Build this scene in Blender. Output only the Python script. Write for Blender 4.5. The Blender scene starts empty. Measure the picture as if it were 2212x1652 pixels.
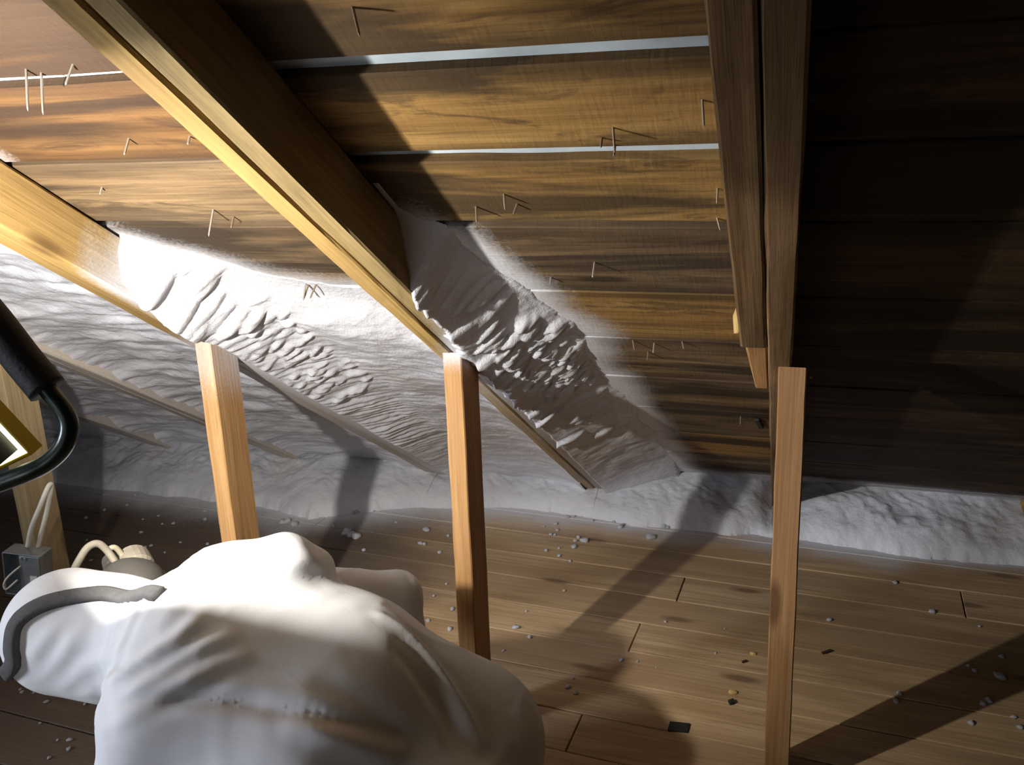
import bpy, math, random
import numpy as np
from mathutils import Vector, Matrix

random.seed(7)
SC = bpy.context.scene
COL = SC.collection

# ------------------------------------------------------------------ camera
CAM = np.array([0.0, 0.0, 1.25])
F_PX = 1917.54
RC = np.array([[0.95266917, 0.05398355, -0.29917759],
               [0.30229448, -0.27258177, 0.91340967],
               [-0.03224126, -0.96061696, -0.27599918]])   # columns: right, down, forward
cd = bpy.data.cameras.new('camera')
cd.sensor_fit = 'HORIZONTAL'; cd.sensor_width = 36.0; cd.lens = F_PX / 2212 * 36
cd.clip_start = 0.02; cd.clip_end = 60
cam = bpy.data.objects.new('camera', cd); COL.objects.link(cam)
m = Matrix.Identity(4)
for i in range(3):
    m[i][0] = RC[i, 0]; m[i][1] = -RC[i, 1]; m[i][2] = -RC[i, 2]; m[i][3] = CAM[i]
cam.matrix_world = m
SC.camera = cam

# ------------------------------------------------------------------ world, lights, exposure
w = bpy.data.worlds.new('world'); SC.world = w; w.use_nodes = True
w.node_tree.nodes['Background'].inputs[0].default_value = (0.55, 0.65, 0.8, 1)
w.node_tree.nodes['Background'].inputs[1].default_value = 0.02
SC.view_settings.view_transform = 'Standard'
SC.view_settings.look = 'None'
SC.view_settings.gamma = 1.0
SC.view_settings.use_curve_mapping = False
SC.view_settings.exposure = 0.0

LAMP_N = Vector((0.0, 0.957, 0.290)).normalized()
LAMP_POWER = 66.0
LEFT_FILL_POWER = 13.0
wl = bpy.data.lights.new('left_fill_light', 'AREA')  # added cool fill aimed at the worker from the left, source unseen
wl.shape = 'RECTANGLE'; wl.size = 0.7; wl.size_y = 0.8; wl.energy = LEFT_FILL_POWER; wl.color = (0.80, 0.86, 1.0)
wo = bpy.data.objects.new('left_fill_light', wl); COL.objects.link(wo)
wl.spread = math.radians(50)
wo.location = (-3.28, -0.75, 1.30)
wo.rotation_euler = (Vector((-0.9, 0.95, 0.45)) - wo.location).to_track_quat('-Z', 'Y').to_euler()

hl = bpy.data.lights.new('rear_fill_light', 'AREA')  # added soft fill from behind the camera for the worker's back
hl.shape = 'RECTANGLE'; hl.size = 0.8; hl.size_y = 0.8; hl.energy = 8.0; hl.color = (0.92, 0.94, 1.0)
ho = bpy.data.objects.new('rear_fill_light', hl); COL.objects.link(ho)
ho.location = (-1.25, -2.0, 0.8)
ho.rotation_euler = (Vector((-0.6, 1.0, 0.3)) - ho.location).to_track_quat('-Z', 'Y').to_euler()

# ------------------------------------------------------------------ geometry constants
H0 = 1.25
TH = math.radians(32.5); CT, ST = math.cos(TH), math.sin(TH); SL = math.tan(TH)
YE = 3.01            # where the roof boards meet the floor
D = 0.092            # rafter depth
NR = np.array([0, -ST, -CT])   # roof normal, into the room

def roofP(x, v, t=0.0):        # v: distance up the slope from the eave, t: distance below the boards
    return np.array([x + 0 * v, YE - v * CT - t * ST, v * ST - t * CT])
def at(px, py, d):             # design helper: photo point at a given depth
    return CAM + RC @ np.array([(px - 1106) / F_PX, (py - 826) / F_PX, 1.0]) * d
def floor_at(px, py, z=0.0):
    r = RC @ np.array([(px - 1106) / F_PX, (py - 826) / F_PX, 1.0])
    return CAM + r * (z - H0) / r[2]
def roof_at(px, py, off=0.0):
    r = RC @ np.array([(px - 1106) / F_PX, (py - 826) / F_PX, 1.0])
    t = (YE * SL - off / CT - H0) / (r[2] + r[1] * SL)
    return CAM + r * t
ROOF_M = Matrix(((1, 0, 0, 0), (0, -CT, -ST, YE), (0, ST, -CT, 0), (0, 0, 0, 1)))   # local: x along eave, y up slope, z into room

# ------------------------------------------------------------------ numpy noise
_rng = np.random.RandomState(3)
_TAB = _rng.rand(256, 256)
def vnoise(x, y, seed=0):
    x = np.asarray(x, float) + seed * 17.13; y = np.asarray(y, float) + seed * 31.7
    xi = np.floor(x).astype(int); yi = np.floor(y).astype(int)
    fx = x - xi; fy = y - yi
    fx = fx * fx * fx * (fx * (fx * 6 - 15) + 10); fy = fy * fy * fy * (fy * (fy * 6 - 15) + 10)
    a = _TAB[xi & 255, yi & 255]; b = _TAB[(xi + 1) & 255, yi & 255]
    c = _TAB[xi & 255, (yi + 1) & 255]; d = _TAB[(xi + 1) & 255, (yi + 1) & 255]
    return (a * (1 - fx) + b * fx) * (1 - fy) + (c * (1 - fx) + d * fx) * fy
def fbm(x, y, seed=0, octv=4):
    s = 0; amp = 0.5
    for o in range(octv):
        s = s + amp * (vnoise(x * 2 ** o, y * 2 ** o, seed + o) - 0.5) * 2
        amp *= 0.5
    return s
def sstep(a, b, x):
    t = np.clip((x - a) / (b - a), 0, 1); return t * t * (3 - 2 * t)

# ------------------------------------------------------------------ overspray fields (white foam mist on the wood)
def v_top_A(x):                # upper limit of the foam in the bay left of the lit rafter
    return np.interp(x, [-1.149, -1.10, -1.07, -0.974, -0.869, -0.75, -0.651], [2.00, 1.975, 1.945, 1.86, 1.80, 1.765, 1.75])
def w_D(v):                    # width of the foam along the right side of the lit rafter
    return np.interp(v, [0.0, 0.3, 0.69, 1.04, 1.38, 1.65, 1.74, 1.87, 2.05, 2.15], [0.30, 0.27, 0.25, 0.235, 0.19, 0.20, 0.15, 0.12, 0.08, 0.0])
def spray_roof(x, v):
    x = np.asarray(x, float); v = np.asarray(v, float)
    n = fbm(x * 9, v * 9, 5, 4) * 0.035
    a = sstep(-0.085, 0.02, v_top_A(x) - v + n) * ((x > -1.20) & (x < -0.62))
    b = (x <= -1.20) * sstep(-0.1, 0.03, 2.45 - v + n)
    dd = w_D(v) - (x + 0.575)
    c = ((x >= -0.62) & (x < -0.02)) * sstep(-0.06, 0.02, dd + n) * sstep(2.2, 2.0, v)
    e = ((x > -0.62)) * sstep(0.33, 0.2, v + n) * 0.9
    return np.maximum.reduce([a, b, c, e])
def y_edge(x):                 # front edge of the foam strip lying on the floor
    return np.interp(x, [-3.3, -1.75, -1.527, -1.419, -1.209, -0.903, -0.653, -0.457, -0.125, 0.083, 0.3, 0.59, 0.8],
                     [2.48, 2.46, 2.42, 2.48, 2.58, 2.66, 2.65, 2.615, 2.635, 2.63, 2.60, 2.60, 2.66])
def spray_floor(x, y):
    n = fbm(x * 7, y * 7, 9, 4) * 0.06
    wdt = np.interp(x, [-3, -1.5, -0.9, -0.4, 0.2, 0.7], [0.25, 0.25, 0.3, 0.16, 0.12, 0.10])
    return sstep(-1, 0.1, (y - y_edge(x) + n) / wdt) ** 1.6

# ------------------------------------------------------------------ mesh helpers
def tagged(o, label=None, cat=None, group=None, kind=None):
    if label: o['label'] = label
    if cat: o['category'] = cat
    if group: o['group'] = group
    if kind: o['kind'] = kind
    return o
def mesh(name, V, Fc, mat=None, smooth=False, spray=None, dark_mask=None):
    me = bpy.data.meshes.new(name)
    me.from_pydata([tuple(map(float, p)) for p in V], [], [tuple(int(i) for i in q) for q in Fc])
    if smooth: me.polygons.foreach_set('use_smooth', [True] * len(me.polygons))
    if mat: me.materials.append(mat)
    if spray is not None:
        a = me.attributes.new('spray', 'FLOAT', 'POINT'); a.data.foreach_set('value', np.asarray(spray, np.float32))
    if dark_mask is not None:
        a = me.attributes.new('dark_mask', 'FLOAT', 'POINT'); a.data.foreach_set('value', np.asarray(dark_mask, np.float32))
    me.update()
    return me
def obj(name, me, parent=None, mw=None):
    o = bpy.data.objects.new(name, me); COL.objects.link(o)
    if parent is not None: o.parent = parent
    if mw is not None: o.matrix_basis = mw if parent is None else parent_inv(parent) @ mw
    return o
def world_of(p):
    mm = p.matrix_basis.copy()
    while p.parent is not None:
        p = p.parent; mm = p.matrix_basis @ mm
    return mm
def parent_inv(p): return world_of(p).inverted()
def empty(name, loc=(0, 0, 0)):
    o = bpy.data.objects.new(name, None); COL.objects.link(o); o.location = loc; o.empty_display_size = 0.05
    o.matrix_basis = Matrix.Translation(loc)
    return o
def grid_box(xs, ys, z0, z1, jit=0.0, seed=0, bev=0.0):
    """closed box, subdivided along x and y; the long edges wander by jit; z1 side is the show face with a small bevel"""
    xs = np.asarray(xs, float); ys = np.asarray(ys, float)
    nx, ny = len(xs), len(ys)
    V = []; Fc = []
    e0 = fbm(xs * 3.1, xs * 0 + seed, seed, 4) * jit
    e1 = fbm(xs * 3.1, xs * 0 + seed + 9.5, seed + 4, 4) * jit
    ymid = (ys[0] + ys[-1]) / 2; half = (ys[-1] - ys[0]) / 2
    def row(z, inset):
        for i in range(nx):
            for j in range(ny):
                y = ys[j]; k = (y - ymid) / half
                yy = y + (e1[i] if k > 0 else e0[i]) * abs(k) - k * inset
                xx = xs[i] + (inset if i == 0 else -inset if i == nx - 1 else 0)
                V.append((xx, yy, z))
    sgn = 1 if z1 > z0 else -1
    row(z0, 0); row(z1 - sgn * bev, 0); row(z1, bev)
    n = nx * ny
    def idx(k, i, j): return k * n + i * ny + j
    def q(a, b, c, d): Fc.append((a, b, c, d) if sgn > 0 else (d, c, b, a))
    for i in range(nx - 1):
        for j in range(ny - 1):
            q(idx(2, i, j), idx(2, i + 1, j), idx(2, i + 1, j + 1), idx(2, i, j + 1))
            q(idx(0, i, j), idx(0, i, j + 1), idx(0, i + 1, j + 1), idx(0, i + 1, j))
    for k in range(2):
        for i in range(nx - 1):
            q(idx(k, i, 0), idx(k, i + 1, 0), idx(k + 1, i + 1, 0), idx(k + 1, i, 0))
            q(idx(k, i + 1, ny - 1), idx(k, i, ny - 1), idx(k + 1, i, ny - 1), idx(k + 1, i + 1, ny - 1))
        for j in range(ny - 1):
            q(idx(k, 0, j + 1), idx(k, 0, j), idx(k + 1, 0, j), idx(k + 1, 0, j + 1))
            q(idx(k, nx - 1, j), idx(k, nx - 1, j + 1), idx(k + 1, nx - 1, j + 1), idx(k + 1, nx - 1, j))
    # middle layer interior verts are unused: fine for a closed shell, drop them
    V = np.array(V); used = np.zeros(len(V), bool)
    for f in Fc: used[list(f)] = True
    remap = np.cumsum(used) - 1
    return V[used], [tuple(remap[i] for i in f) for f in Fc]
def beam(name, L, w_, t_, n=24, mat=None, jit=0.0015, seed=0, bev=0.003):
    """timber: length on local x, section w_ (y) by t_ (z), softly broken edges"""
    xs = np.linspace(0, L, n)
    prof = []
    hw, ht = w_ / 2, t_ / 2
    for (sy, sz) in ((1, 1), (-1, 1), (-1, -1), (1, -1)):
        c = [(sy * hw, sz * (ht - bev)), (sy * (hw - bev), sz * ht)]
        if sy * sz < 0: c = c[::-1]
        prof += c
    V = []; Fc = []
    np_ = len(prof)
    for i, x in enumerate(xs):
        for j, (y, z) in enumerate(prof):
            k = fbm(np.array([x * 5 + j * 3.7]), np.array([seed * 1.3 + 0.1 + j]), seed, 3)[0] * jit
            V.append((x, y + (k if y > 0 else -k), z + (k if z > 0 else -k)))
    for i in range(n - 1):
        for j in range(np_):
            a = i * np_ + j; b = i * np_ + (j + 1) % np_
            Fc.append((a, b, b + np_, a + np_))
    Fc.append(tuple(range(np_))[::-1]); Fc.append(tuple((n - 1) * np_ + j for j in range(np_)))
    return np.array(V), Fc
def flip_check(V, Fc):
    return Fc
def tube(pts, r, seg=10, closed=False, cap=True):
    pts = [Vector(p) for p in pts]; n = len(pts)
    rr = r if hasattr(r, '__len__') else [r] * n
    V = []; Fc = []
    up = Vector((0, 0, 1)); prev = None
    for i in range(n):
        if closed: tgt = (pts[(i + 1) % n] - pts[i - 1]).normalized()
        else: tgt = (pts[min(i + 1, n - 1)] - pts[max(i - 1, 0)]).normalized()
        if prev is None:
            a = tgt.cross(up)
            if a.length < 0.1: a = tgt.cross(Vector((1, 0, 0)))
            a.normalize()
        else:
            a = (prev - tgt * prev.dot(tgt)).normalized()
        prev = a; b = tgt.cross(a)
        for k in range(seg):
            ang = 2 * math.pi * k / seg
            V.append(pts[i] + (a * math.cos(ang) + b * math.sin(ang)) * rr[i])
    m_ = n if closed else n - 1
    for i in range(m_):
        for k in range(seg):
            a0 = i * seg + k; a1 = i * seg + (k + 1) % seg
            b0 = ((i + 1) % n) * seg + k; b1 = ((i + 1) % n) * seg + (k + 1) % seg
            Fc.append((a0, a1, b1, b0))
    if cap and not closed:
        Fc.append(tuple(range(seg))[::-1]); Fc.append(tuple((n - 1) * seg + k for k in range(seg)))
    return V, Fc
def spline(ctrl, n=40, closed=False):
    P = [Vector(p) for p in ctrl]; out = []
    if closed: segs = [(P[i - 1], P[i], P[(i + 1) % len(P)], P[(i + 2) % len(P)]) for i in range(len(P))]
    else:
        Q = [P[0] * 2 - P[1]] + P + [P[-1] * 2 - P[-2]]
        segs = [(Q[i], Q[i + 1], Q[i + 2], Q[i + 3]) for i in range(len(P) - 1)]
    per = max(2, n // len(segs))
    for (a, b, c, d) in segs:
        for k in range(per):
            t = k / per
            out.append(0.5 * ((2 * b) + (c - a) * t + (2 * a - 5 * b + 4 * c - d) * t * t + (3 * b - a - 3 * c + d) * t ** 3))
    if not closed: out.append(P[-1])
    return out
def rbox(sx, sy, sz, b=0.003):
    """bevelled box centred at the origin"""
    V = []; Fc = []
    import bmesh
    bm = bmesh.new(); bmesh.ops.create_cube(bm, size=1)
    for v in bm.verts: v.co = Vector((v.co.x * sx, v.co.y * sy, v.co.z * sz))
    bmesh.ops.bevel(bm, geom=list(bm.edges), offset=b, segments=2, affect='EDGES', profile=0.6)
    bm.verts.index_update()
    V = [tuple(v.co) for v in bm.verts]; Fc = [tuple(v.index for v in f.verts) for f in bm.faces]
    bm.free(); return V, Fc
def xform(V, mw): return [tuple(mw @ Vector(p)) for p in V]
def frame_m(origin, ex, ey, ez):
    mm = Matrix.Identity(4)
    for i in range(3):
        mm[i][0] = ex[i]; mm[i][1] = ey[i]; mm[i][2] = ez[i]; mm[i][3] = origin[i]
    return mm

# ------------------------------------------------------------------ materials
def new_mat(name):
    ma = bpy.data.materials.new(name); ma.use_nodes = True
    nt = ma.node_tree; b = nt.nodes['Principled BSDF']
    return ma, nt, b
def N(nt, typ, **kw):
    n = nt.nodes.new(typ)
    for k, v in kw.items():
        if k in n.inputs.keys() if isinstance(k, str) else False: n.inputs[k].default_value = v
        else: setattr(n, k, v)
    return n
def ramp(nt, fac, stops):
    r = nt.nodes.new('ShaderNodeValToRGB'); nt.links.new(fac, r.inputs[0])
    el = r.color_ramp.elements
    while len(el) > 1: el.remove(el[-1])
    el[0].position = stops[0][0]; el[0].color = (*stops[0][1], 1)
    for p, c in stops[1:]:
        e = el.new(p); e.color = (*c, 1)
    return r.outputs[0]
def mixc(nt, fac, a, b, mode='MIX'):
    mx = nt.nodes.new('ShaderNodeMix'); mx.data_type = 'RGBA'; mx.blend_type = mode
    for s, v in ((0, fac), (6, a), (7, b)):
        if hasattr(v, 'links'): nt.links.new(v, mx.inputs[s])
        elif isinstance(v, (int, float)): mx.inputs[s].default_value = v
        else: mx.inputs[s].default_value = (*v, 1)
    return mx.outputs[2]
def mth(nt, op, a, b=None, c=None, clamp=False):
    n = nt.nodes.new('ShaderNodeMath'); n.operation = op; n.use_clamp = clamp
    for i, v in enumerate((a, b, c)):
        if v is None: continue
        if hasattr(v, 'links'): nt.links.new(v, n.inputs[i])
        else: n.inputs[i].default_value = v
    return n.outputs[0]
def noise(nt, vec, scale, detail=4, rough=0.55, dist=0.0):
    n = nt.nodes.new('ShaderNodeTexNoise'); n.inputs['Scale'].default_value = scale
    n.inputs['Detail'].default_value = detail; n.inputs['Roughness'].default_value = rough
    n.inputs['Distortion'].default_value = dist
    nt.links.new(vec, n.inputs['Vector']); return n.outputs['Fac']
def mapping(nt, vec, scale=(1, 1, 1), loc=(0, 0, 0)):
    n = nt.nodes.new('ShaderNodeMapping'); n.inputs['Scale'].default_value = scale; n.inputs['Location'].default_value = loc
    nt.links.new(vec, n.inputs['Vector']); return n.outputs[0]
FOAM_C = (0.66, 0.66, 0.69)

def wood(name, dark, mid, light, stain=(0.03, 0.02, 0.012), stain_amt=0.75, rough=0.7, vary=0.35, grain=1.0,
         knots=True, saw=0.0, spec=0.25, stain_scale=1.0, edge=0.0):
    ma, nt, b = new_mat(name)
    tc = nt.nodes.new('ShaderNodeTexCoord'); oi = nt.nodes.new('ShaderNodeObjectInfo')
    off = nt.nodes.new('ShaderNodeVectorMath'); off.operation = 'MULTIPLY_ADD'
    cx = nt.nodes.new('ShaderNodeCombineXYZ')
    r1 = mth(nt, 'MULTIPLY', oi.outputs['Random'], 37.0); r2 = mth(nt, 'MULTIPLY', oi.outputs['Random'], 71.0)
    nt.links.new(r1, cx.inputs[0]); nt.links.new(r2, cx.inputs[1])
    add = nt.nodes.new('ShaderNodeVectorMath'); add.operation = 'ADD'
    nt.links.new(tc.outputs['Object'], add.inputs[0]); nt.links.new(cx.outputs[0], add.inputs[1])
    nt.nodes.remove(off)
    vec = add.outputs[0]
    g1 = noise(nt, mapping(nt, vec, (0.9, 16, 16)), 1.0, 6, 0.6, 0.6)
    col = ramp(nt, g1, [(0.30, dark), (0.5, mid), (0.72, light)])
    fine = noise(nt, mapping(nt, vec, (3.5, 130, 130)), 1.0, 5, 0.65, 0.3)
    finec = ramp(nt, fine, [(0.32, (0.62, 0.60, 0.58)), (0.55, (1, 1, 1))])
    col = mixc(nt, 0.85 * grain, col, finec, 'MULTIPLY')
    # weather stains, in long bands
    st = noise(nt, mapping(nt, vec, (0.8 * stain_scale, 5.5 * stain_scale, 5.5 * stain_scale)), 1.0, 5, 0.6, 0.8)
    stf = ramp(nt, st, [(0.46, (0, 0, 0)), (0.56, (1, 1, 1))])
    st2 = noise(nt, mapping(nt, vec, (2.6, 11, 11)), 1.0, 6, 0.7, 1.2)
    stf2 = ramp(nt, st2, [(0.52, (0, 0, 0)), (0.60, (1, 1, 1))])
    stf = mth(nt, 'MAXIMUM', stf, mth(nt, 'MULTIPLY', stf2, 0.7))
    if edge > 0:          # water stains creeping in from the seams
        sx = nt.nodes.new('ShaderNodeSeparateXYZ'); nt.links.new(tc.outputs['Generated'], sx.inputs[0])
        ed = mth(nt, 'ABSOLUTE', mth(nt, 'MULTIPLY_ADD', sx.outputs[1], 2.0, -1.0))
        ed = mth(nt, 'ADD', ed, mth(nt, 'MULTIPLY_ADD', noise(nt, mapping(nt, vec, (1.6, 3, 3)), 1.0, 4, 0.6), 1.6, -0.8))
        edf = ramp(nt, ed, [(0.62, (0, 0, 0)), (1.0, (1, 1, 1))])
        stf = mth(nt, 'MAXIMUM', stf, mth(nt, 'MULTIPLY', edf, edge * 1.3), clamp=True)
    stm = mth(nt, 'MULTIPLY', stf, stain_amt)
    col = mixc(nt, stm, col, stain)
    if knots:
        vo = nt.nodes.new('ShaderNodeTexVoronoi'); vo.inputs['Scale'].default_value = 1.0
        nt.links.new(mapping(nt, vec, (2.2, 7.5, 7.5)), vo.inputs['Vector'])
        kf = ramp(nt, vo.outputs['Distance'], [(0.07, (1, 1, 1)), (0.13, (0, 0, 0))])
        col = mixc(nt, mth(nt, 'MULTIPLY', kf, 0.75), col, (dark[0] * .35, dark[1] * .3, dark[2] * .3))
    var = mth(nt, 'MULTIPLY_ADD', oi.outputs['Random'], vary, 1.0 - vary * 0.6)
    hsv = nt.nodes.new('ShaderNodeHueSaturation'); nt.links.new(col, hsv.inputs['Color']); nt.links.new(var, hsv.inputs['Value'])
    col = hsv.outputs[0]
    # darker brown mixed in by a per-vertex mask
    dr = nt.nodes.new('ShaderNodeAttribute'); dr.attribute_name = 'dark_mask'
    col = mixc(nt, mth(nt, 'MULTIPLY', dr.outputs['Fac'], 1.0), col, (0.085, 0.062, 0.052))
    # white overspray
    at_ = nt.nodes.new('ShaderNodeAttribute'); at_.attribute_name = 'spray'
    sp = noise(nt, tc.outputs['Object'], 160, 4, 0.7)
    spm = mth(nt, 'MULTIPLY_ADD', sp, 0.7, -0.35)
    spf = mth(nt, 'ADD', at_.outputs['Fac'], mth(nt, 'MULTIPLY', spm, mth(nt, 'GREATER_THAN', at_.outputs['Fac'], 0.02)), clamp=True)
    col = mixc(nt, spf, col, FOAM_C)
    nt.links.new(col, b.inputs['Base Color'])
    b.inputs['Roughness'].default_value = rough
    b.inputs['Specular IOR Level'].default_value = spec
    bp = nt.nodes.new('ShaderNodeBump'); bp.inputs['Strength'].default_value = 0.45; bp.inputs['Distance'].default_value = 0.004
    hgt = mth(nt, 'ADD', mth(nt, 'MULTIPLY', fine, 0.6), mth(nt, 'MULTIPLY', g1, 0.5))
    if saw > 0:
        sw = noise(nt, mapping(nt, vec, (150, 22, 4)), 1.0, 2, 0.5)
        hgt = mth(nt, 'MULTIPLY_ADD', sw, saw, hgt)
    nt.links.new(hgt, bp.inputs['Height']); nt.links.new(bp.outputs[0], b.inputs['Normal'])
    return ma
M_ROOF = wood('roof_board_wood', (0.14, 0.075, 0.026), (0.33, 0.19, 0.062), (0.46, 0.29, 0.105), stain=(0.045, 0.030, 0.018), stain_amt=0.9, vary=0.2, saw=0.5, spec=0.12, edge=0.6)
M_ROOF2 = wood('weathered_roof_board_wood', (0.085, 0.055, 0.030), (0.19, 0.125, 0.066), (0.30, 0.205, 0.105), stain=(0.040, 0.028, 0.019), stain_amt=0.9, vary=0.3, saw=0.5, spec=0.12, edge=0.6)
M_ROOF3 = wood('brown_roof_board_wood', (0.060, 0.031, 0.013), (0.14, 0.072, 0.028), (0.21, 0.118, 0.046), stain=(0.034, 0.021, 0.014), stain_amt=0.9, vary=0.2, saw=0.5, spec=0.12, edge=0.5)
M_ROOF4 = wood('shaded_roof_board_wood', (0.03, 0.018, 0.010), (0.07, 0.042, 0.022), (0.11, 0.07, 0.035), stain=(0.02, 0.013, 0.009), stain_amt=0.9, vary=0.3, saw=0.5, spec=0.12, edge=0.5)  # right-bay boards: the shade there is mixed into the wood colour
M_RAFT = wood('rafter_wood', (0.28, 0.17, 0.055), (0.44, 0.285, 0.095), (0.55, 0.37, 0.14), stain=(0.22, 0.135, 0.055), stain_amt=0.45, vary=0.15, spec=0.2)
M_RAFTD = wood('dusty_rafter_wood', (0.17, 0.115, 0.05), (0.29, 0.205, 0.088), (0.39, 0.29, 0.135), stain=(0.13, 0.09, 0.045), stain_amt=0.6, vary=0.1, spec=0.15)
M_OLD = wood('old_rafter_wood', (0.12, 0.07, 0.03), (0.22, 0.13, 0.06), (0.33, 0.21, 0.11), stain=(0.08, 0.045, 0.02), stain_amt=0.4, vary=0.1, spec=0.15)
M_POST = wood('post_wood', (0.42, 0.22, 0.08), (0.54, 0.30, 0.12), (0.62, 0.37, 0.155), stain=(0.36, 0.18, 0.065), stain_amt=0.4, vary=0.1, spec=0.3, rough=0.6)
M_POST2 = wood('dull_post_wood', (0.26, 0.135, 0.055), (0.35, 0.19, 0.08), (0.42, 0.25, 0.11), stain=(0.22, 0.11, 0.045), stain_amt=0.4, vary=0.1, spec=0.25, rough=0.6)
M_PALE = wood('pale_post_wood', (0.36, 0.26, 0.13), (0.46, 0.35, 0.19), (0.55, 0.43, 0.25), stain=(0.3, 0.2, 0.1), stain_amt=0.3, vary=0.1)
M_FLOOR = wood('floor_board_wood', (0.42, 0.28, 0.145), (0.55, 0.385, 0.215), (0.62, 0.46, 0.275), stain=(0.33, 0.21, 0.115), stain_amt=0.6, vary=0.3, spec=0.25, rough=0.6)
M_DARKW = wood('dark_wood', (0.03, 0.018, 0.01), (0.06, 0.036, 0.02), (0.09, 0.055, 0.03), knots=False)

def foam_mat():
    ma, nt, b = new_mat('spray_foam')
    tc = nt.nodes.new('ShaderNodeTexCoord')
    n1 = noise(nt, tc.outputs['Object'], 5, 5, 0.6)
    col = ramp(nt, n1, [(0.3, (0.58, 0.58, 0.62)), (0.6, (0.69, 0.69, 0.72))])
    nt.links.new(col, b.inputs['Base Color'])
    b.inputs['Roughness'].default_value = 0.55; b.inputs['Specular IOR Level'].default_value = 0.3
    n2 = noise(nt, tc.outputs['Object'], 70, 6, 0.6); n3 = noise(nt, tc.outputs['Object'], 300, 3, 0.6)
    h = mth(nt, 'MULTIPLY_ADD', n3, 0.25, n2)
    bp = nt.nodes.new('ShaderNodeBump'); bp.inputs['Strength'].default_value = 0.6; bp.inputs['Distance'].default_value = 0.006
    nt.links.new(h, bp.inputs['Height']); nt.links.new(bp.outputs[0], b.inputs['Normal'])
    return ma
M_FOAM = foam_mat()
def plain(name, col, rough=0.5, metal=0.0, spec=0.4, bump=0.0, bscale=80, var=0.15, emit=None, strength=0):
    ma, nt, b = new_mat(name)
    tc = nt.nodes.new('ShaderNodeTexCoord')
    n1 = noise(nt, tc.outputs['Object'], bscale * 0.3, 4, 0.6)
    lo = tuple(c * (1 - var) for c in col); hi = tuple(min(1, c * (1 + var)) for c in col)
    nt.links.new(ramp(nt, n1, [(0.3, lo), (0.7, hi)]), b.inputs['Base Color'])
    b.inputs['Roughness'].default_value = rough; b.inputs['Metallic'].default_value = metal
    b.inputs['Specular IOR Level'].default_value = spec
    if bump > 0:
        bp = nt.nodes.new('ShaderNodeBump'); bp.inputs['Strength'].default_value = bump; bp.inputs['Distance'].default_value = 0.003
        nt.links.new(noise(nt, tc.outputs['Object'], bscale, 4, 0.6), bp.inputs['Height']); nt.links.new(bp.outputs[0], b.inputs['Normal'])
    if emit:
        b.inputs['Emission Color'].default_value = (*emit, 1); b.inputs['Emission Strength'].default_value = strength
    return ma
M_SHEET = plain('roof_underlay_sheet', (0.52, 0.60, 0.66), 0.45, 0.0, 0.4, bscale=20, var=0.3)
M_NAIL = plain('rusty_nail', (0.22, 0.16, 0.11), 0.6, 0.4)
M_NAILG = plain('grey_nail', (0.42, 0.38, 0.33), 0.45, 0.5)
M_BLACK = plain('black_rubber', (0.018, 0.017, 0.016), 0.65, 0, 0.3, bump=0.3, bscale=200)
M_TUBE = plain('green_black_tube', (0.010, 0.022, 0.014), 0.3, 0.0, 0.6)
M_YELL = plain('yellow_enamel', (0.62, 0.47, 0.03), 0.4, 0, 0.5)
M_HOUS = plain('black_enamel', (0.012, 0.014, 0.012), 0.4, 0, 0.4)
M_LAMP_GLOW = plain('lamp_glow', (0.9, 0.9, 0.85), 0.3, emit=(1.0, 0.95, 0.62), strength=5)  # shared by the bulb and the painted light leak
M_GALV = plain('galvanised_steel', (0.42, 0.46, 0.48), 0.35, 0.85, 0.5, bscale=60, var=0.3)
M_CABLE = plain('white_cable', (0.62, 0.58, 0.50), 0.5)
M_STRAP = plain('grey_elastic', (0.075, 0.072, 0.070), 0.8, bump=0.4, bscale=400)
M_RUBBER = plain('respirator_rubber', (0.24, 0.21, 0.16), 0.6)
M_RUBD = plain('respirator_dark', (0.06, 0.054, 0.045), 0.6)
M_FILT = plain('filter_cream', (0.36, 0.32, 0.22), 0.7)
M_SKIN = plain('skin', (0.55, 0.33, 0.24), 0.5)
M_GLOVE = plain('dark_glove', (0.05, 0.05, 0.055), 0.6)
M_TAN = plain('tan_foam_chunk', (0.68, 0.47, 0.17), 0.8, bump=0.5, bscale=90)
M_SCRAP = plain('dark_piece', (0.02, 0.022, 0.02), 0.7)

def suit_mat():
    ma, nt, b = new_mat('white_coverall_fabric')
    tc = nt.nodes.new('ShaderNodeTexCoord')
    n1 = noise(nt, tc.outputs['Object'], 6, 4, 0.5)
    nt.links.new(ramp(nt, n1, [(0.3, (0.66, 0.66, 0.67)), (0.7, (0.73, 0.73, 0.725))]), b.inputs['Base Color'])
    b.inputs['Roughness'].default_value = 0.6; b.inputs['Specular IOR Level'].default_value = 0.25
    n2 = noise(nt, mapping(nt, tc.outputs['Object'], (9, 22, 22)), 1.0, 4, 0.55, 0.8)
    n3 = noise(nt, tc.outputs['Object'], 500, 2, 0.5)
    h = mth(nt, 'MULTIPLY_ADD', n3, 0.02, n2)
    bp = nt.nodes.new('ShaderNodeBump'); bp.inputs['Strength'].default_value = 0.12; bp.inputs['Distance'].default_value = 0.010
    nt.links.new(h, bp.inputs['Height']); nt.links.new(bp.outputs[0], b.inputs['Normal'])
    return ma
M_SUIT = suit_mat()

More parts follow.
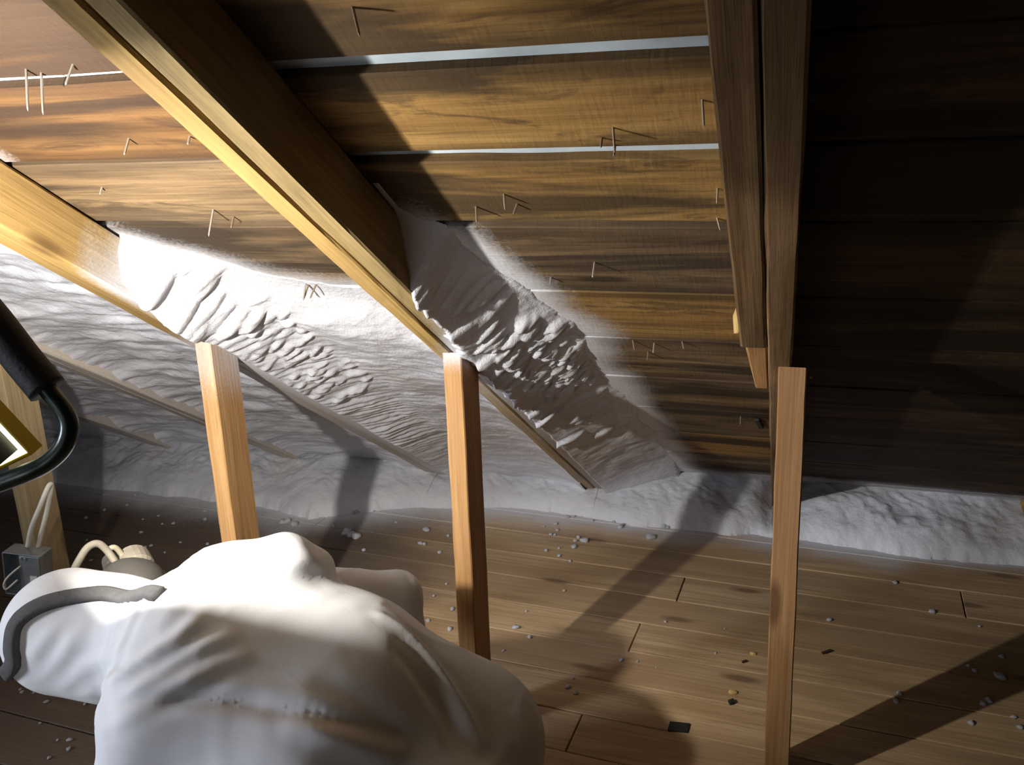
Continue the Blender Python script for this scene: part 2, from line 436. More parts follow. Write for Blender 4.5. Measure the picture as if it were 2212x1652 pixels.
# ================================================================== SETTING
# ---- floor: dark subfloor sheet with every board a part
sub = mesh('floor', *grid_box([-3.3, 3.2], [-2.6, 3.25], -0.06, -0.026), mat=M_DARKW)
floor = tagged(obj('floor', sub), kind='structure')
FL_ROT = math.radians(-2.85)
seams = [2.587 + 0.142 * k for k in (5, 4, 3, 2, 1, 0)] + [2.445, 2.30, 2.163, 2.025, 1.888, 1.754, 1.62, 1.49, 1.358]
while seams[-1] > -2.3: seams.append(seams[-1] - 0.137)
joints = {2.30: [-0.372], 2.163: [0.61], 2.025: [-0.44, 0.9], 1.754: [0.72], 1.62: [-0.48], 2.445: [-1.6, 0.35]}
FM = Matrix.Translation((0, 0, 0)) @ Matrix.Rotation(FL_ROT, 4, 'Z')
rr = random.Random(5)
for k in range(len(seams) - 1):
    y1, y0 = seams[k], seams[k + 1]
    if y0 > 3.15: continue
    js = [-3.2] + joints.get(y1, [rr.uniform(-2.2, -1.3)] if y1 > 1.3 else [rr.uniform(-1.5, 1.5)]) + [3.05]
    for a, b_ in zip(js[:-1], js[1:]):
        gap = 0.0016
        fine = y1 > 1.3
        nx = max(2, int((b_ - a) / (0.035 if fine else 0.6)) + 1)
        xs = np.linspace(a + gap, b_ - gap, nx); ys = np.linspace(y0 + gap, y1 - gap, 7 if fine else 3)
        z = rr.uniform(-0.0016, 0.0)
        V, Fc = grid_box(xs, ys, -0.024, z, 0.0016, k + 3, 0.0016)
        wv = np.array([FM @ Vector(p) for p in V])
        sp = spray_floor(wv[:, 0], wv[:, 1]) * (V[:, 2] > -0.01)
        dt = sstep(-0.62, -1.15, wv[:, 0] + 0.25 * (wv[:, 1] - 1.6) + 0.18 * fbm(wv[:, 0] * 3, wv[:, 1] * 3, 71, 4)) * 0.85  # boards grow darker towards the left
        c = Vector(((a + b_) / 2, (y0 + y1) / 2, 0))
        o = obj('floor_board', mesh('floor_board', V - np.array(c), Fc, M_FLOOR, spray=sp, dark_mask=dt), floor, FM @ Matrix.Translation(c))

# ---- roof deck: light underlay sheet seen through the gaps, every board a part
V, Fc = grid_box([-3.3, 3.2], [-0.25, 4.75], -0.020, -0.0145)
ceil = tagged(obj('ceiling', mesh('ceiling', V, Fc, M_SHEET), None, ROOF_M), kind='structure')
rs = [(-0.2, 0.262), (0.268, 0.528), (0.533, 0.787), (0.791, 1.048), (1.053, 1.308), (1.313, 1.568), (1.573, 1.805), (1.811, 2.056),
      (2.078, 2.246), (2.275, 2.438), (2.472, 2.70), (2.706, 2.95), (2.957, 3.20), (3.208, 3.45), (3.456, 3.70), (3.708, 3.95), (3.956, 4.2), (4.206, 4.45), (4.456, 4.7)]
RBOARDS = []
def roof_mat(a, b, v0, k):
    if a > -0.1: return M_ROOF4  # right bay gets the wood with shade in its colour
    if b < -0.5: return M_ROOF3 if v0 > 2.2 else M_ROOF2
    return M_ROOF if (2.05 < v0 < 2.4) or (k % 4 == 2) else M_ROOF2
cuts = [[-1.187, -0.04], [-0.613, -0.04], [-1.76, -0.04], [-1.187, -0.04], [-0.613, -0.04], [-0.613, -0.04], [-1.76, -0.04], [-1.187, -0.04], [-0.613, -0.04], [-0.613, -0.04], [-0.613, -0.04]]
for k, (v0, v1) in enumerate(rs):
    js = [-3.25] + cuts[k % len(cuts)] + [3.15]
    for a, b_ in zip(js[:-1], js[1:]):
        fine = v1 < 2.3
        nx = max(3, int((b_ - a) / (0.02 if fine and a < 0.5 else 0.12)) + 1)
        v1_ = v1
        if b_ < -0.5: v1_ = {2.246: 2.267, 2.438: 2.451}.get(v1, v1)
        if a > -0.1: v1_ = {2.056: 2.072, 2.246: 2.268, 2.438: 2.465}.get(v1, v1)
        xs = np.linspace(a + 0.002, b_ - 0.002, nx); ys = np.linspace(v0, v1_, 13 if fine else 4)
        dz = rr.uniform(-0.0035, 0.0)
        V, Fc = grid_box(xs, ys, -0.0143, dz * 0.6, 0.006 if v0 > 2.0 else 0.003, k + 40, 0.002)
        sp = spray_roof(V[:, 0], V[:, 1]) * (V[:, 2] > -0.008)
        c = np.array([(a + b_) / 2, (v0 + v1) / 2, 0])
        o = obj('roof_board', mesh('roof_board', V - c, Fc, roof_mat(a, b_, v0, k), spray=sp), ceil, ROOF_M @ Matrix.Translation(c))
        RBOARDS.append((a, b_, v0, v1, o))

# ---- unseen closing surfaces of the attic (far slope behind the viewer and gables)
YR = YE - 4.7 * CT; ZR = 4.7 * ST
V = [(-3.3, YR, ZR + 0.03), (3.2, YR, ZR + 0.03), (3.2, YR - (ZR + .03) / SL, 0), (-3.3, YR - (ZR + .03) / SL, 0)]
V += [(x, y, z + 0.04) for (x, y, z) in V]
BF = [(0, 1, 2, 3), (7, 6, 5, 4), (0, 4, 5, 1), (1, 5, 6, 2), (2, 6, 7, 3), (3, 7, 4, 0)]
tagged(obj('wall_back', mesh('wall_back', V, BF, M_DARKW)), kind='structure')
for nm, X in (('wall_left', -3.34), ('wall_right', 3.24)):
    yb = YR - ZR / SL
    V = [(X - .03, yb, 0), (X - .03, YE + .05, 0), (X - .03, YR, ZR + .06), (X + .03, yb, 0), (X + .03, YE + .05, 0), (X + .03, YR, ZR + .06)]
    tagged(obj(nm, mesh(nm, V, [(0, 1, 2), (5, 4, 3), (0, 3, 4, 1), (1, 4, 5, 2), (2, 5, 3, 0)], M_DARKW)), kind='structure')

# ================================================================== RAFTERS
def rafter_member(parent, x0, x1, v0, v1, mat, dz=0.0, seed=0, spray=None, dep=D, n=90, taper=None, name='rafter_member'):
    wd = x1 - x0
    V, Fc = beam('m', v1 - v0, wd, dep - 0.001, n, None, 0.002, seed)
    # local x -> up slope, y -> across, z -> into room
    mw = ROOF_M @ frame_m(((x0 + x1) / 2, v0, dep / 2 + 0.0005 + dz), (0, 1, 0), (-1, 0, 0), (0, 0, 1))
    if taper: V = taper(V)
    sp = None
    if spray:
        sp = np.array([spray((x0 + x1) / 2 - p[1], v0 + p[0], p[2] + dep / 2) for p in V])
    return obj(name, mesh(name, V, Fc, mat, spray=sp), parent, mw)
def rafter(x, label, spray=None, mats=(M_RAFT, M_RAFT), gap=0.003, v0=0.02, dz=(0.0, 0.0), skip_left=False):
    e = empty('rafter', tuple(roofP(x - 0.038, 0.1, D)))
    tagged(e, label, 'rafter', 'roof rafters')
    if not skip_left:
        rafter_member(e, x - 0.076, x - 0.038 - gap / 2, v0, 4.68, mats[0], dz[0], int(100 + x * 50), spray)
    rafter_member(e, x - 0.038 + gap / 2, x, v0, 4.68, mats[1], dz[1], int(160 + x * 50), spray)
    return e
def sp_left(x, v, t):
    n = float(fbm(np.array([v * 12.]), np.array([t * 14 + x * 9]), 3, 3)[0]) * 0.05
    right = x > -1.16
    return float(sstep(0.05, -0.03, v - (2.02 if right else 1.72) + n)) * (0.9 if right else 0.55)
def sp_mid(x, v, t):
    n = float(fbm(np.array([v * 12.]), np.array([t * 14 + x * 20]), 6, 3)[0]) * 0.07
    edge = 1.86 + (x + 0.575) * 3.0
    s = float(sstep(0.07, -0.05, v - edge + n))
    fade = float(np.interp(v, [0.3, 0.9, 1.35, 1.6], [0.35, 0.3, 0.35, 1.0]))
    return s * fade * (1.0 if x > -0.615 else 0.55)
rafter(-1.149, 'foam-coated wooden rafter with bulging white foam, left of the brightly lit rafter', sp_left, dz=(0, 0.002), gap=0.004)
rafter(-0.575, 'brightly lit yellow double rafter with a dark crack, running diagonally above the worker', sp_mid, (M_RAFT, M_RAFTD), dz=(0.001, 0.0), gap=0.0035)
rafter(-1.724, 'far left rafter mostly hidden in white foam behind the work lamp', sp_left)
rafter(0.76, 'rafter at the dark right edge of the picture', None)
rafter(-2.30, 'leftmost rafter beyond the work lamp', sp_left)
# right rafter: the left sister stops short with a stepped, cut end
r4 = rafter(0.0, 'old brown double rafter at right whose left half is cut off short', None, (M_OLD, M_OLD), skip_left=True, gap=0.0005)
v_cut = (YE - roof_at(1640, 752, D)[1]) / CT - D * SL * 0.0
vc = float((YE - (roof_at(1640, 752, D)[1] + D * ST)) / CT)
def taper_end(V):
    return V
rafter_member(r4, -0.080, -0.0402, vc, 4.68, M_OLD, 0.0, 31, None, name='cut_sister_board')
def taper_lap(V):
    V = V.copy(); L = V[:, 0].max()
    V[:, 0] += (V[:, 2] + 0.03) * 0.3 * (1 - V[:, 0] / L)
    V[:, 1] = np.where(V[:, 1] > 0, V[:, 1] - (1 - V[:, 0] / L).clip(0, 1) * 0.012, V[:, 1])
    return V
rafter_member(r4, -0.074, -0.039, vc - 0.27, vc + 0.0, M_POST, 0.0, 33, None, dep=0.086, n=14, taper=taper_lap, name='splice_block')

# ================================================================== KNEE-WALL POSTS
def post(x0, x1, label, mat=M_POST, y0=1.512, dep=0.089, xb=0.0, over=0.0, spray=None, ztop=None):
    """square-cut stud from the floor to the underside of the rafter, top bevelled to the slope"""
    hw = (x1 - x0) / 2; xc = (x0 + x1) / 2
    zf = (YE - y0) * SL - D / CT; zb = (YE - y0 - dep) * SL - D / CT
    if ztop: zf = zb = ztop
    n = 60; bev = 0.0022; V = []; Fc = []
    prof = [(-hw + bev, 0), (hw - bev, 0), (hw, bev), (hw, dep - bev), (hw - bev, dep), (-hw + bev, dep), (-hw, dep - bev), (-hw, bev)]
    rs_ = np.random.RandomState(int(abs(x0) * 1000))
    for i in range(n):
        f = i / (n - 1)
        for (px, py) in prof:
            zt = zf + (zb - zf) * py / dep
            k = fbm(np.array([f * 9.0]), np.array([px * 40 + py * 31]), 2, 3)[0] * 0.0015
            V.append((zt * f, px + xb * (1 - f) + k, py))
    np_ = len(prof)
    for i in range(n - 1):
        for j in range(np_):
            a = i * np_ + j; b = i * np_ + (j + 1) % np_
            Fc.append((a, b, b + np_, a + np_))
    Fc.append(tuple(range(np_))[::-1]); Fc.append(tuple((n - 1) * np_ + j for j in range(np_)))
    mw = frame_m((xc, y0, 0.0), (0, 0, 1), (1, 0, 0), (0, 1, 0))
    sp = [spray(p[1] + hw, p[2], zf - p[0]) for p in V] if spray else None
    o = obj('knee_wall_post', mesh('knee_wall_post', V, Fc, mat, spray=sp), None, mw)
    return tagged(o, label, 'post', 'knee-wall posts')
def sp_p1(x, y, dn):
    n = float(fbm(np.array([x * 60. + y * 45]), np.array([dn * 6]), 12, 3)[0])
    side = 1.0 if y > 0.004 else 0.45
    return float(sstep(0.12, 0.03, dn - 0.03 + n * 0.04)) * side * 0.75
def sp_p2(x, y, dn):
    return float(sstep(0.04, 0.0, dn)) * 0.7
post(-1.189, -1.150, 'orange-brown stud with foam-dusted top, rising behind the worker', spray=sp_p1)
post(-0.632, -0.594, 'stud under the brightly lit rafter, one face bright orange and one dark', spray=sp_p2)
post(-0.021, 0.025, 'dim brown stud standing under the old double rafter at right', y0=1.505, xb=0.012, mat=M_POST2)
post(-1.765, -1.726, 'pale stud with the metal electrical box at the left edge', mat=M_PALE)

# ================================================================== SPRAY FOAM
def heightfield(name, xs, ys, P, T, label, tmin=-0.0015):
    """P(x,y,t)->points ; keep only cells where the foam has thickness"""
    Xg, Yg = np.meshgrid(xs, ys, indexing='ij'); nx, ny = Xg.shape
    pts = P(Xg, Yg, T).reshape(-1, 3)
    ok = (T > tmin)
    cell = ok[:-1, :-1] | ok[1:, :-1] | ok[:-1, 1:] | ok[1:, 1:]
    I, J = np.nonzero(cell)
    q = np.stack([I * ny + J, (I + 1) * ny + J, (I + 1) * ny + J + 1, I * ny + J + 1], 1)
    used = np.unique(q); rm = np.full(nx * ny, -1); rm[used] = np.arange(len(used))
    me = mesh(name, pts[used], rm[q][:, ::-1], M_FOAM, True)
    o = obj(name, me)
    return tagged(o, label, 'foam')
def Proof(X, V, T): return np.stack([X, YE - V * CT - T * ST, V * ST - T * CT], -1)
def Pfloor(X, Y, T): return np.stack([X, Y, T], -1)

def ripple(X, V, seed, lam=0.03):
    wv = V / lam + fbm(X * 7, V * 5, seed, 4) * 1.6 + X * 6
    r = 0.5 + 0.5 * np.sin(2 * np.pi * wv)
    return r ** 0.8 * (0.5 + vnoise(X * 18, V * 26, seed + 2))
def lumps(X, V, spots):
    T = np.zeros_like(X)
    for (x, v, sx, sv, h, tilt) in spots:
        dx = X - x; dv = V - v + dx * tilt
        r2 = (dx / sx) ** 2 + (dv / sv) ** 2
        T = np.maximum(T, h * np.sqrt(np.clip(1 - r2, 0, 1)))
    return T

# bay between the foam-coated rafter and the lit rafter
xs = np.arange(-1.152, -0.640, 0.0045); vs = np.arange(0.05, 2.12, 0.0045)
X, V = np.meshgrid(xs, vs, indexing='ij')
dep_ = v_top_A(X) + fbm(X * 9, V * 9, 5, 4) * 0.03 - V
rampw = sstep(0.0, 0.16, dep_)
dx = np.clip(X + 1.149, 0, 9)
base = 0.028 * rampw + 0.012 * fbm(X * 5, V * 7, 11, 5) * rampw
fil = 0.078 * np.exp(-(dx / (0.075 + 0.05 * sstep(0.1, 0.7, dep_))) ** 1.5) * sstep(-0.02, 0.05, dep_ + 0.03)
rt = 0.045 * np.exp(-np.clip(-0.651 - X, 0, 9) / 0.05) * sstep(0.0, 0.3, dep_)
near = np.exp(-(dx / 0.17) ** 2)
rip = 0.0085 * ripple(X, V, 21, 0.026) * near * sstep(0.10, 0.22, dep_) * sstep(0.35, 0.9, V) * (0.35 + vnoise(X * 9, V * 9, 77))
rip += 0.006 * fbm(X * 22, V * 30, 23, 3) * near * sstep(0.05, 0.15, dep_)
rip += 0.005 * fbm(X * 10, V * 24, 25, 4) * rampw
rs_ = np.random.RandomState(8); sp_ = []
for k in range(16):
    sp_.append((rs_.uniform(-1.13, -1.02), rs_.uniform(1.74, 1.97), rs_.uniform(0.025, 0.05), rs_.uniform(0.012, 0.022), rs_.uniform(0.012, 0.026), rs_.uniform(-0.7, -0.1)))
for k in range(60):
    sp_.append((rs_.uniform(-1.13, -0.98), rs_.uniform(1.25, 1.80), rs_.uniform(0.015, 0.03), rs_.uniform(0.007, 0.013), rs_.uniform(0.006, 0.013), rs_.uniform(-0.7, -0.1)))
sp_ += [(-1.118, 1.86, 0.05, 0.022, 0.034, -0.4), (-1.115, 1.945, 0.04, 0.022, 0.03, -0.4), (-1.12, 1.80, 0.03, 0.018, 0.026, -0.3), (-1.06, 1.90, 0.05, 0.02, 0.026, -0.4)]
T = base + fil + rt + rip + lumps(X, V, sp_) * sstep(-0.02, 0.03, dep_)
T = T + sstep(1.74, 1.70, V) * sstep(-1.0, -0.9, X) * 0.010 * rampw + 0.03 * sstep(0.5, 0.1, V)
cap = 0.090 + 0.016 * sstep(0.0, 0.03, dx) + 0.02 * sstep(1.70, 1.8, V) * sstep(1.99, 1.9, V)
T = cap - np.log1p(np.exp(np.clip((cap - T) / 0.004, -40, 40))) * 0.004
T = np.where(dep_ < -0.02, -0.004, T)
heightfield('spray_foam', xs, vs, Proof, T, 'thick rippled white foam with drips filling the bay left of the lit rafter')

# bays farther left
for k, (xa, xb_, lab) in enumerate([(-1.735, -1.222, 'wavy grey-white foam in the bay behind the foam-coated rafter'), (-2.31, -1.795, 'wavy foam in the bay behind the work lamp'), (-3.2, -2.37, 'foam in the farthest left roof bay')]):
    xs = np.arange(xa, xb_, 0.0065); vs = np.arange(0.05, 2.5, 0.0065)
    X, V = np.meshgrid(xs, vs, indexing='ij')
    n = fbm(X * 4, V * 9, 31 + k, 5)
    T = 0.050 + 0.016 * n + 0.035 * np.exp(-(X - xa) / 0.05) + 0.035 * np.exp(-(xb_ - X) / 0.05)
    T += 0.012 * fbm(X * 6, V * 20, 35 + k, 5) + 0.002 * ripple(X * 0.5, V, 35 + k, 0.11) + 0.02 * sstep(0.5, 0.1, V)
    T = np.minimum(T, 0.089); T = T * sstep(2.48, 2.3, V) - 0.002
    heightfield('spray_foam', xs, vs, Proof, T, lab)

# strip along the right flank of the lit rafter
xs = np.arange(-0.603, -0.10, 0.004); vs = np.arange(0.05, 2.2, 0.004)
X, V = np.meshgrid(xs, vs, indexing='ij')
wd = w_D(V) * 0.86 + fbm(X * 8, V * 8, 41, 4) * 0.03
u = np.clip((X + 0.575) / np.maximum(wd, 0.01), -0.2, 2)
body = 0.100 * np.clip(1 - u, 0, 1) ** 1.25
rs_ = np.random.RandomState(18); sp_ = []
for k in range(170):
    v = rs_.uniform(1.30, 1.72); wv = float(w_D(v)) * 0.85
    x = -0.575 + rs_.uniform(0.25, 1.0) * wv
    sp_.append((x, v, rs_.uniform(0.010, 0.022), rs_.uniform(0.006, 0.013), rs_.uniform(0.010, 0.022), rs_.uniform(-0.6, 0.2)))
for k in range(60):
    v = rs_.uniform(0.9, 2.05); wv = float(w_D(v)) * 0.8
    sp_.append((-0.575 + rs_.uniform(0, 0.7) * wv, v, rs_.uniform(0.02, 0.05), rs_.uniform(0.01, 0.02), rs_.uniform(0.006, 0.014), rs_.uniform(-0.5, 0.1)))
lum = lumps(X, V, sp_)
notch = np.exp(-((V - 1.572 + (X + 0.37) * 0.25) / 0.009) ** 2) * (X > -0.47) * 0.03       # crack at the board seam
T = body + (lum + 0.008 * fbm(X * 16, V * 16, 44, 4) * (u < 0.95)) * sstep(1.05, 0.8, u) - notch
T = T * sstep(2.13, 1.98, V) + 0.03 * sstep(0.4, 0.1, V) * (u < 1.3)
T = np.where(u > 1.0, -0.004, T)
under = X < -0.5752
T = np.where(under, np.where((V < 1.84) & (V > 1.15) & (X > -0.575 - 0.026 * sstep(1.1, 1.75, V) + (vnoise(V * 70, V * 0, 3) - 0.5) * 0.012), 0.0905 + 0.008 * sstep(-0.603 , -0.577, X + (vnoise(V * 60, X * 10, 3) - 0.5) * 0.03) + 0.002 * vnoise(X * 90, V * 90, 8), -0.004), T)
heightfield('spray_foam', xs, vs, Proof, T, 'lumpy foam strip along the shaded right flank of the lit rafter')

# foam fillet along the eave, one per bay, lying on floor and boards
def eave(xa, xb_, lab, seed, hmax=0.105, foot=()):
    xs = np.arange(xa, xb_ + 0.011, 0.0055); ys = np.arange(2.0, 3.02, 0.0055)
    X, Y = np.meshgrid(xs, ys, indexing='ij')
    ye = y_edge(X) + 0.025 * fbm(X * 8, Y * 8, seed, 4)
    wdt = np.interp(X, [-3.3, -1.5, -0.6, -0.3, 0.0, 0.8], [0.50, 0.42, 0.30, 0.26, 0.25, 0.25])
    q_ = np.clip((Y - ye) / wdt, 0, 1.4)
    hm = hmax * (1 + 0.25 * fbm(X * 5, X * 0 + seed, seed + 3, 3))
    Z = hm * np.sqrt(np.clip(1 - (1 - np.minimum(q_, 1)) ** 2, 0, 1)) * 0.75 + 0.35 * hm * q_ ** 2 + 0.004 * sstep(0.0, 0.03, Y - ye)
    Z += (0.016 * fbm(X * 13, Y * 13, seed + 5, 5) + 0.004 * ripple(Y * 2.5, X, seed + 6, 0.05) * vnoise(X * 5, Y * 5, seed) - 0.002) * sstep(0.05, 0.3, q_)
    for fx in foot:      # pinched where a rafter foot comes down
        Z *= 1 - 0.55 * np.exp(-((X - fx) / 0.045) ** 2)
    Z = np.where(Y < ye, -0.004, Z)
    return heightfield('eave_foam', xs, ys, Pfloor, Z, lab)
eave(-3.25, -1.76, 'foam along the floor edge behind the work lamp', 57, 0.12)
eave(-1.76, -1.19, 'foam sloping onto the floor behind the rafter left of the lit one', 57, 0.12)
eave(-1.19, -0.61, 'foam along the floor edge left of the lit rafter foot', 57, 0.115)
eave(-0.61, -0.035, 'white foam bead along the floor between the lit rafter and the right stud', 57, 0.11, foot=(-0.03,))
eave(-0.035, 0.70, 'white foam bead along the floor at the far right', 57, 0.115, foot=(0.0,))

# ================================================================== NAILS through the roof boards (parts of their boards)
nv, nf = tube([(0, 0, 0), (0, 0, 0.7), (0, 0, 0.93), (0, 0, 1.0)], [1, 1, 0.9, 0.15], 6)
ME_N1 = mesh('nail', nv, nf, M_NAIL); ME_N2 = mesh('nail', nv, nf, M_NAILG)
def nail(px, py, ln, dark, lean=(0, 0)):
    P = roof_at(px, py); x = P[0]; v = (YE - P[1]) / CT
    for (a, b_, v0, v1, o) in RBOARDS:
        if a <= x <= b_ and v0 - 0.01 <= v <= v1 + 0.01:
            mw = ROOF_M @ Matrix.Translation((x, min(max(v, v0 + .004), v1 - .004), -0.008)) @ Matrix.Rotation(lean[0], 4, 'X') @ Matrix.Rotation(lean[1], 4, 'Y') @ Matrix.Diagonal((0.0016, 0.0016, ln + 0.008, 1))
            obj('nail', ME_N1 if dark else ME_N2, o, mw); return
for a in [(460, 452, .045, 0, (.1, 0)), (52, 150, .05, 0, (.3, .1)), (85, 158, .05, 0, (.3, .1)), (30, 190, .02, 0, (0, .2)), (158, 140, .025, 0, (.2, -.3)), (278, 300, .025, 0), (505, 468, .02, 1),
          (660, 612, .035, 0, (.1, 0)), (668, 614, .03, 1, (.1, -.2)), (685, 614, .03, 1, (.1, -.3)), (1322, 275, .028, 1, (.4, .1)), (1086, 418, .022, 1, (.4, .1)), (1026, 445, .024, 1, (.3, .1)),
          (1284, 568, .025, 0), (1120, 440, .016, 1, (.2, -.3)), (1413, 742, .02, 0), (1365, 735, .02, 1, (.3, .2)), (1400, 760, .018, 1), (1470, 735, .016, 1, (0, .3)), (755, 15, .03, 1, (.3, .3)), (1515, 215, .028, 1, (.4, .1)),
          (1550, 405, .02, 1, (.4, 0)), (1545, 470, .018, 1, (.4, .3)), (1330, 320, .014, 1), (410, 295, .012, 0), (220, 405, .012, 0), (1600, 900, .02, 1), (1300, 300, .012, 1), (1190, 600, .012, 0)]:
    nail(*a)

# ================================================================== FOAM CRUMBS on the floor
import bmesh
def crumb_mesh(seed):
    bm = bmesh.new(); bmesh.ops.create_icosphere(bm, subdivisions=2, radius=1.0)
    r_ = random.Random(seed); ax = Vector((r_.uniform(.8, 1.4), r_.uniform(.7, 1.1), r_.uniform(.6, .8)))
    from mathutils import noise as mn
    for v in bm.verts:
        k = 1 + 0.45 * mn.noise(v.co * 1.6 + Vector((seed, 0, 0)))
        v.co = Vector((v.co.x * ax.x, v.co.y * ax.y, max(v.co.z * ax.z, -0.45))) * k
    me = bpy.data.meshes.new('foam_crumb'); bm.to_mesh(me); bm.free()
    me.polygons.foreach_set('use_smooth', [True] * len(me.polygons)); return me
CM = [crumb_mesh(s) for s in range(5)]
for me in CM: me.materials.append(M_FOAM)
CT_ = crumb_mesh(9); CT_.materials.append(M_TAN)
crumbs = []
def c1(x, y, s): crumbs.append((1000 + x * .3644, 1050 + y * .3644, s))
def c2(x, y, s): crumbs.append((1500 + x * .3644, 1050 + y * .3644, s))
def c3(x, y, s): crumbs.append((600 + x * .3645, 1050 + y * .3645, s))
for a in [(315, 838, 6), (395, 897, 5), (940, 1033, 6), (1035, 1040, 3), (275, 1150, 7), (625, 1192, 6), (670, 1230, 6), (1110, 305, 9), (660, 360, 6), (722, 325, 8), (685, 305, 5), (665, 325, 4), (495, 383, 5),
          (545, 290, 4), (520, 288, 4), (550, 225, 5), (935, 245, 7), (945, 230, 4), (1190, 238, 7), (1215, 246, 5), (1345, 245, 6), (1385, 240, 4), (375, 742, 3), (600, 620, 3), (240, 975, 3), (1200, 803, 3), (635, 445, 4), (572, 412, 4),
          (560, 262, 4), (620, 182, 4), (770, 205, 4), (1060, 180, 4), (990, 208, 3), (570, 368, 3), (660, 180, 3), (480, 240, 3), (655, 1140, 4), (1145, 1075, 2), (895, 210, 3)]: c1(*a)
for a in [(1190, 572, 5), (1410, 745, 6), (800, 793, 5), (1690, 832, 3), (1820, 1010, 5), (1620, 1065, 4), (1660, 1095, 6), (1215, 1232, 7), (1195, 1275, 6), (1740, 1275, 9), (1710, 1292, 8), (1810, 1130, 10), (1640, 1405, 7), (1895, 1370, 5), (1930, 1430, 6), (180, 845, 2), (125, 990, 3)]: c2(*a)
for a in [(410, 280, 12), (435, 292, 10), (465, 302, 10), (465, 155, 7), (880, 260, 7), (845, 340, 5), (870, 345, 5), (1010, 295, 4), (890, 800, 6), (1035, 730, 6), (1020, 850, 7), (1020, 945, 8), (1000, 580, 3), (925, 650, 3),
          (60, 210, 9), (100, 230, 9), (30, 215, 7), (510, 380, 5), (960, 395, 5), (700, 215, 3), (330, 240, 5), (570, 150, 3)]: c3(*a)
rr = random.Random(2)
for k in range(40): crumbs.append((rr.uniform(180, 470), rr.uniform(1060, 1290), rr.uniform(2.5, 4.5)))
for k in range(14): crumbs.append((rr.uniform(20, 190), rr.uniform(1480, 1640), rr.uniform(3, 5)))
for (px, py, s) in crumbs:
    P = floor_at(px, py); d = float(RC[:, 2] @ (P - CAM)); r_ = s * d / F_PX
    o = obj('foam_crumb', CM[rr.randrange(5)], None, Matrix.Translation((P[0], P[1], r_ * 0.28)) @ Matrix.Rotation(rr.uniform(0, 6.3), 4, 'Z') @ Matrix.Diagonal((r_, r_, r_, 1)))
    where = ('in the dim floor corner left of the worker' if px < 480 and py < 1400 else 'on the dark floor below the hooded head' if px < 480 else
             'on the floor right of the right stud' if px > 1720 else 'on the floor close to the eave foam between the studs' if py < 1200 and px > 1060 else
             'on the floor between the middle stud and the right stud' if px > 1060 else 'on the shaded floor between the worker and the middle stud')
    tagged(o, 'small loose white foam crumb ' + where, 'foam crumb', 'foam crumbs ' + where)
for (x, y, s, lab) in [(1720, 995, 6, 'smaller tan crumb on the floor left of the right stud'), (1600, 1225, 8, 'larger tan crumb on the floor left of the right stud')]:
    P = floor_at(1000 + x * .3644, 1050 + y * .3644); r_ = s * 2.0 / F_PX
    tagged(obj('tan_crumb', CT_, None, Matrix.Translation((P[0], P[1], r_ * .3)) @ Matrix.Diagonal((r_ * 1.2, r_, r_, 1))), lab, 'crumb')
def chip(px, py, L_, w_, rot, lab, mat=M_SCRAP, t=0.004, nm='wood_chip'):
    P = floor_at(px, py); V, Fc = rbox(L_, w_, t, t * 0.3)
    V = [(x, y + 0.15 * w_ * math.sin(x / L_ * 5), z) for (x, y, z) in V]
    tagged(obj(nm, mesh(nm, V, Fc, mat), None, Matrix.Translation((P[0], P[1], t / 2 + 0.0003)) @ Matrix.Rotation(rot, 4, 'Z')), lab, 'scrap')
chip(1466, 1572, 0.042, 0.030, -0.05, 'dark flat square piece standing in for a hole in the floor between the studs', nm='dark_piece')  # flat dark piece put where the floor has a hole
chip(1580, 1519, 0.014, 0.012, 0.4, 'tiny dark nut-like scrap beside the right stud', nm='dark_piece', t=0.008)
chip(1786, 1409, 0.030, 0.007, 0.7, 'dark wood splinter on the floor right of the right stud', M_DARKW)
chip(1608, 1430, 0.014, 0.006, 0.6, 'short dark splinter on the floor left of the right stud', M_DARKW)
chip(1110, 1085, 0.05, 0.012, 1.1, 'dark stick poking out of the floor foam', M_DARKW, t=0.02)

# chunk of tan foam stuck on the side of the old rafter, and one bright speck
P = roof_at(1608, 692, 0.055)
tagged(obj('foam_chunk', CT_, None, Matrix.Translation((-0.083, P[1], P[2])) @ Matrix.Rotation(1.2, 4, 'X') @ Matrix.Diagonal((0.010, 0.026, 0.013, 1))), 'yellow foam chunk stuck to the side of the old rafter', 'foam chunk')
P = at(1749, 814, float(RC[:, 2] @ (np.array([0.028, 1.53, 0.83]) - CAM)))
tagged(obj('foam_speck', CT_, None, Matrix.Translation(P) @ Matrix.Diagonal((0.004, 0.006, 0.005, 1))), 'pale foam speck beside the top of the right stud', 'foam chunk')
# dark splinter hanging on the roof boards
P = roof_at(1640, 912)
V, Fc = rbox(0.012, 0.085, 0.006, 0.002)
tagged(obj('bark_splinter', mesh('bark_splinter', V, Fc, M_SCRAP), None, ROOF_M @ Matrix.Translation((P[0], (YE - P[1]) / CT, 0.004)) @ Matrix.Rotation(0.12, 4, 'Z')), 'dark splinter on the roof boards left of the right stud', 'scrap')

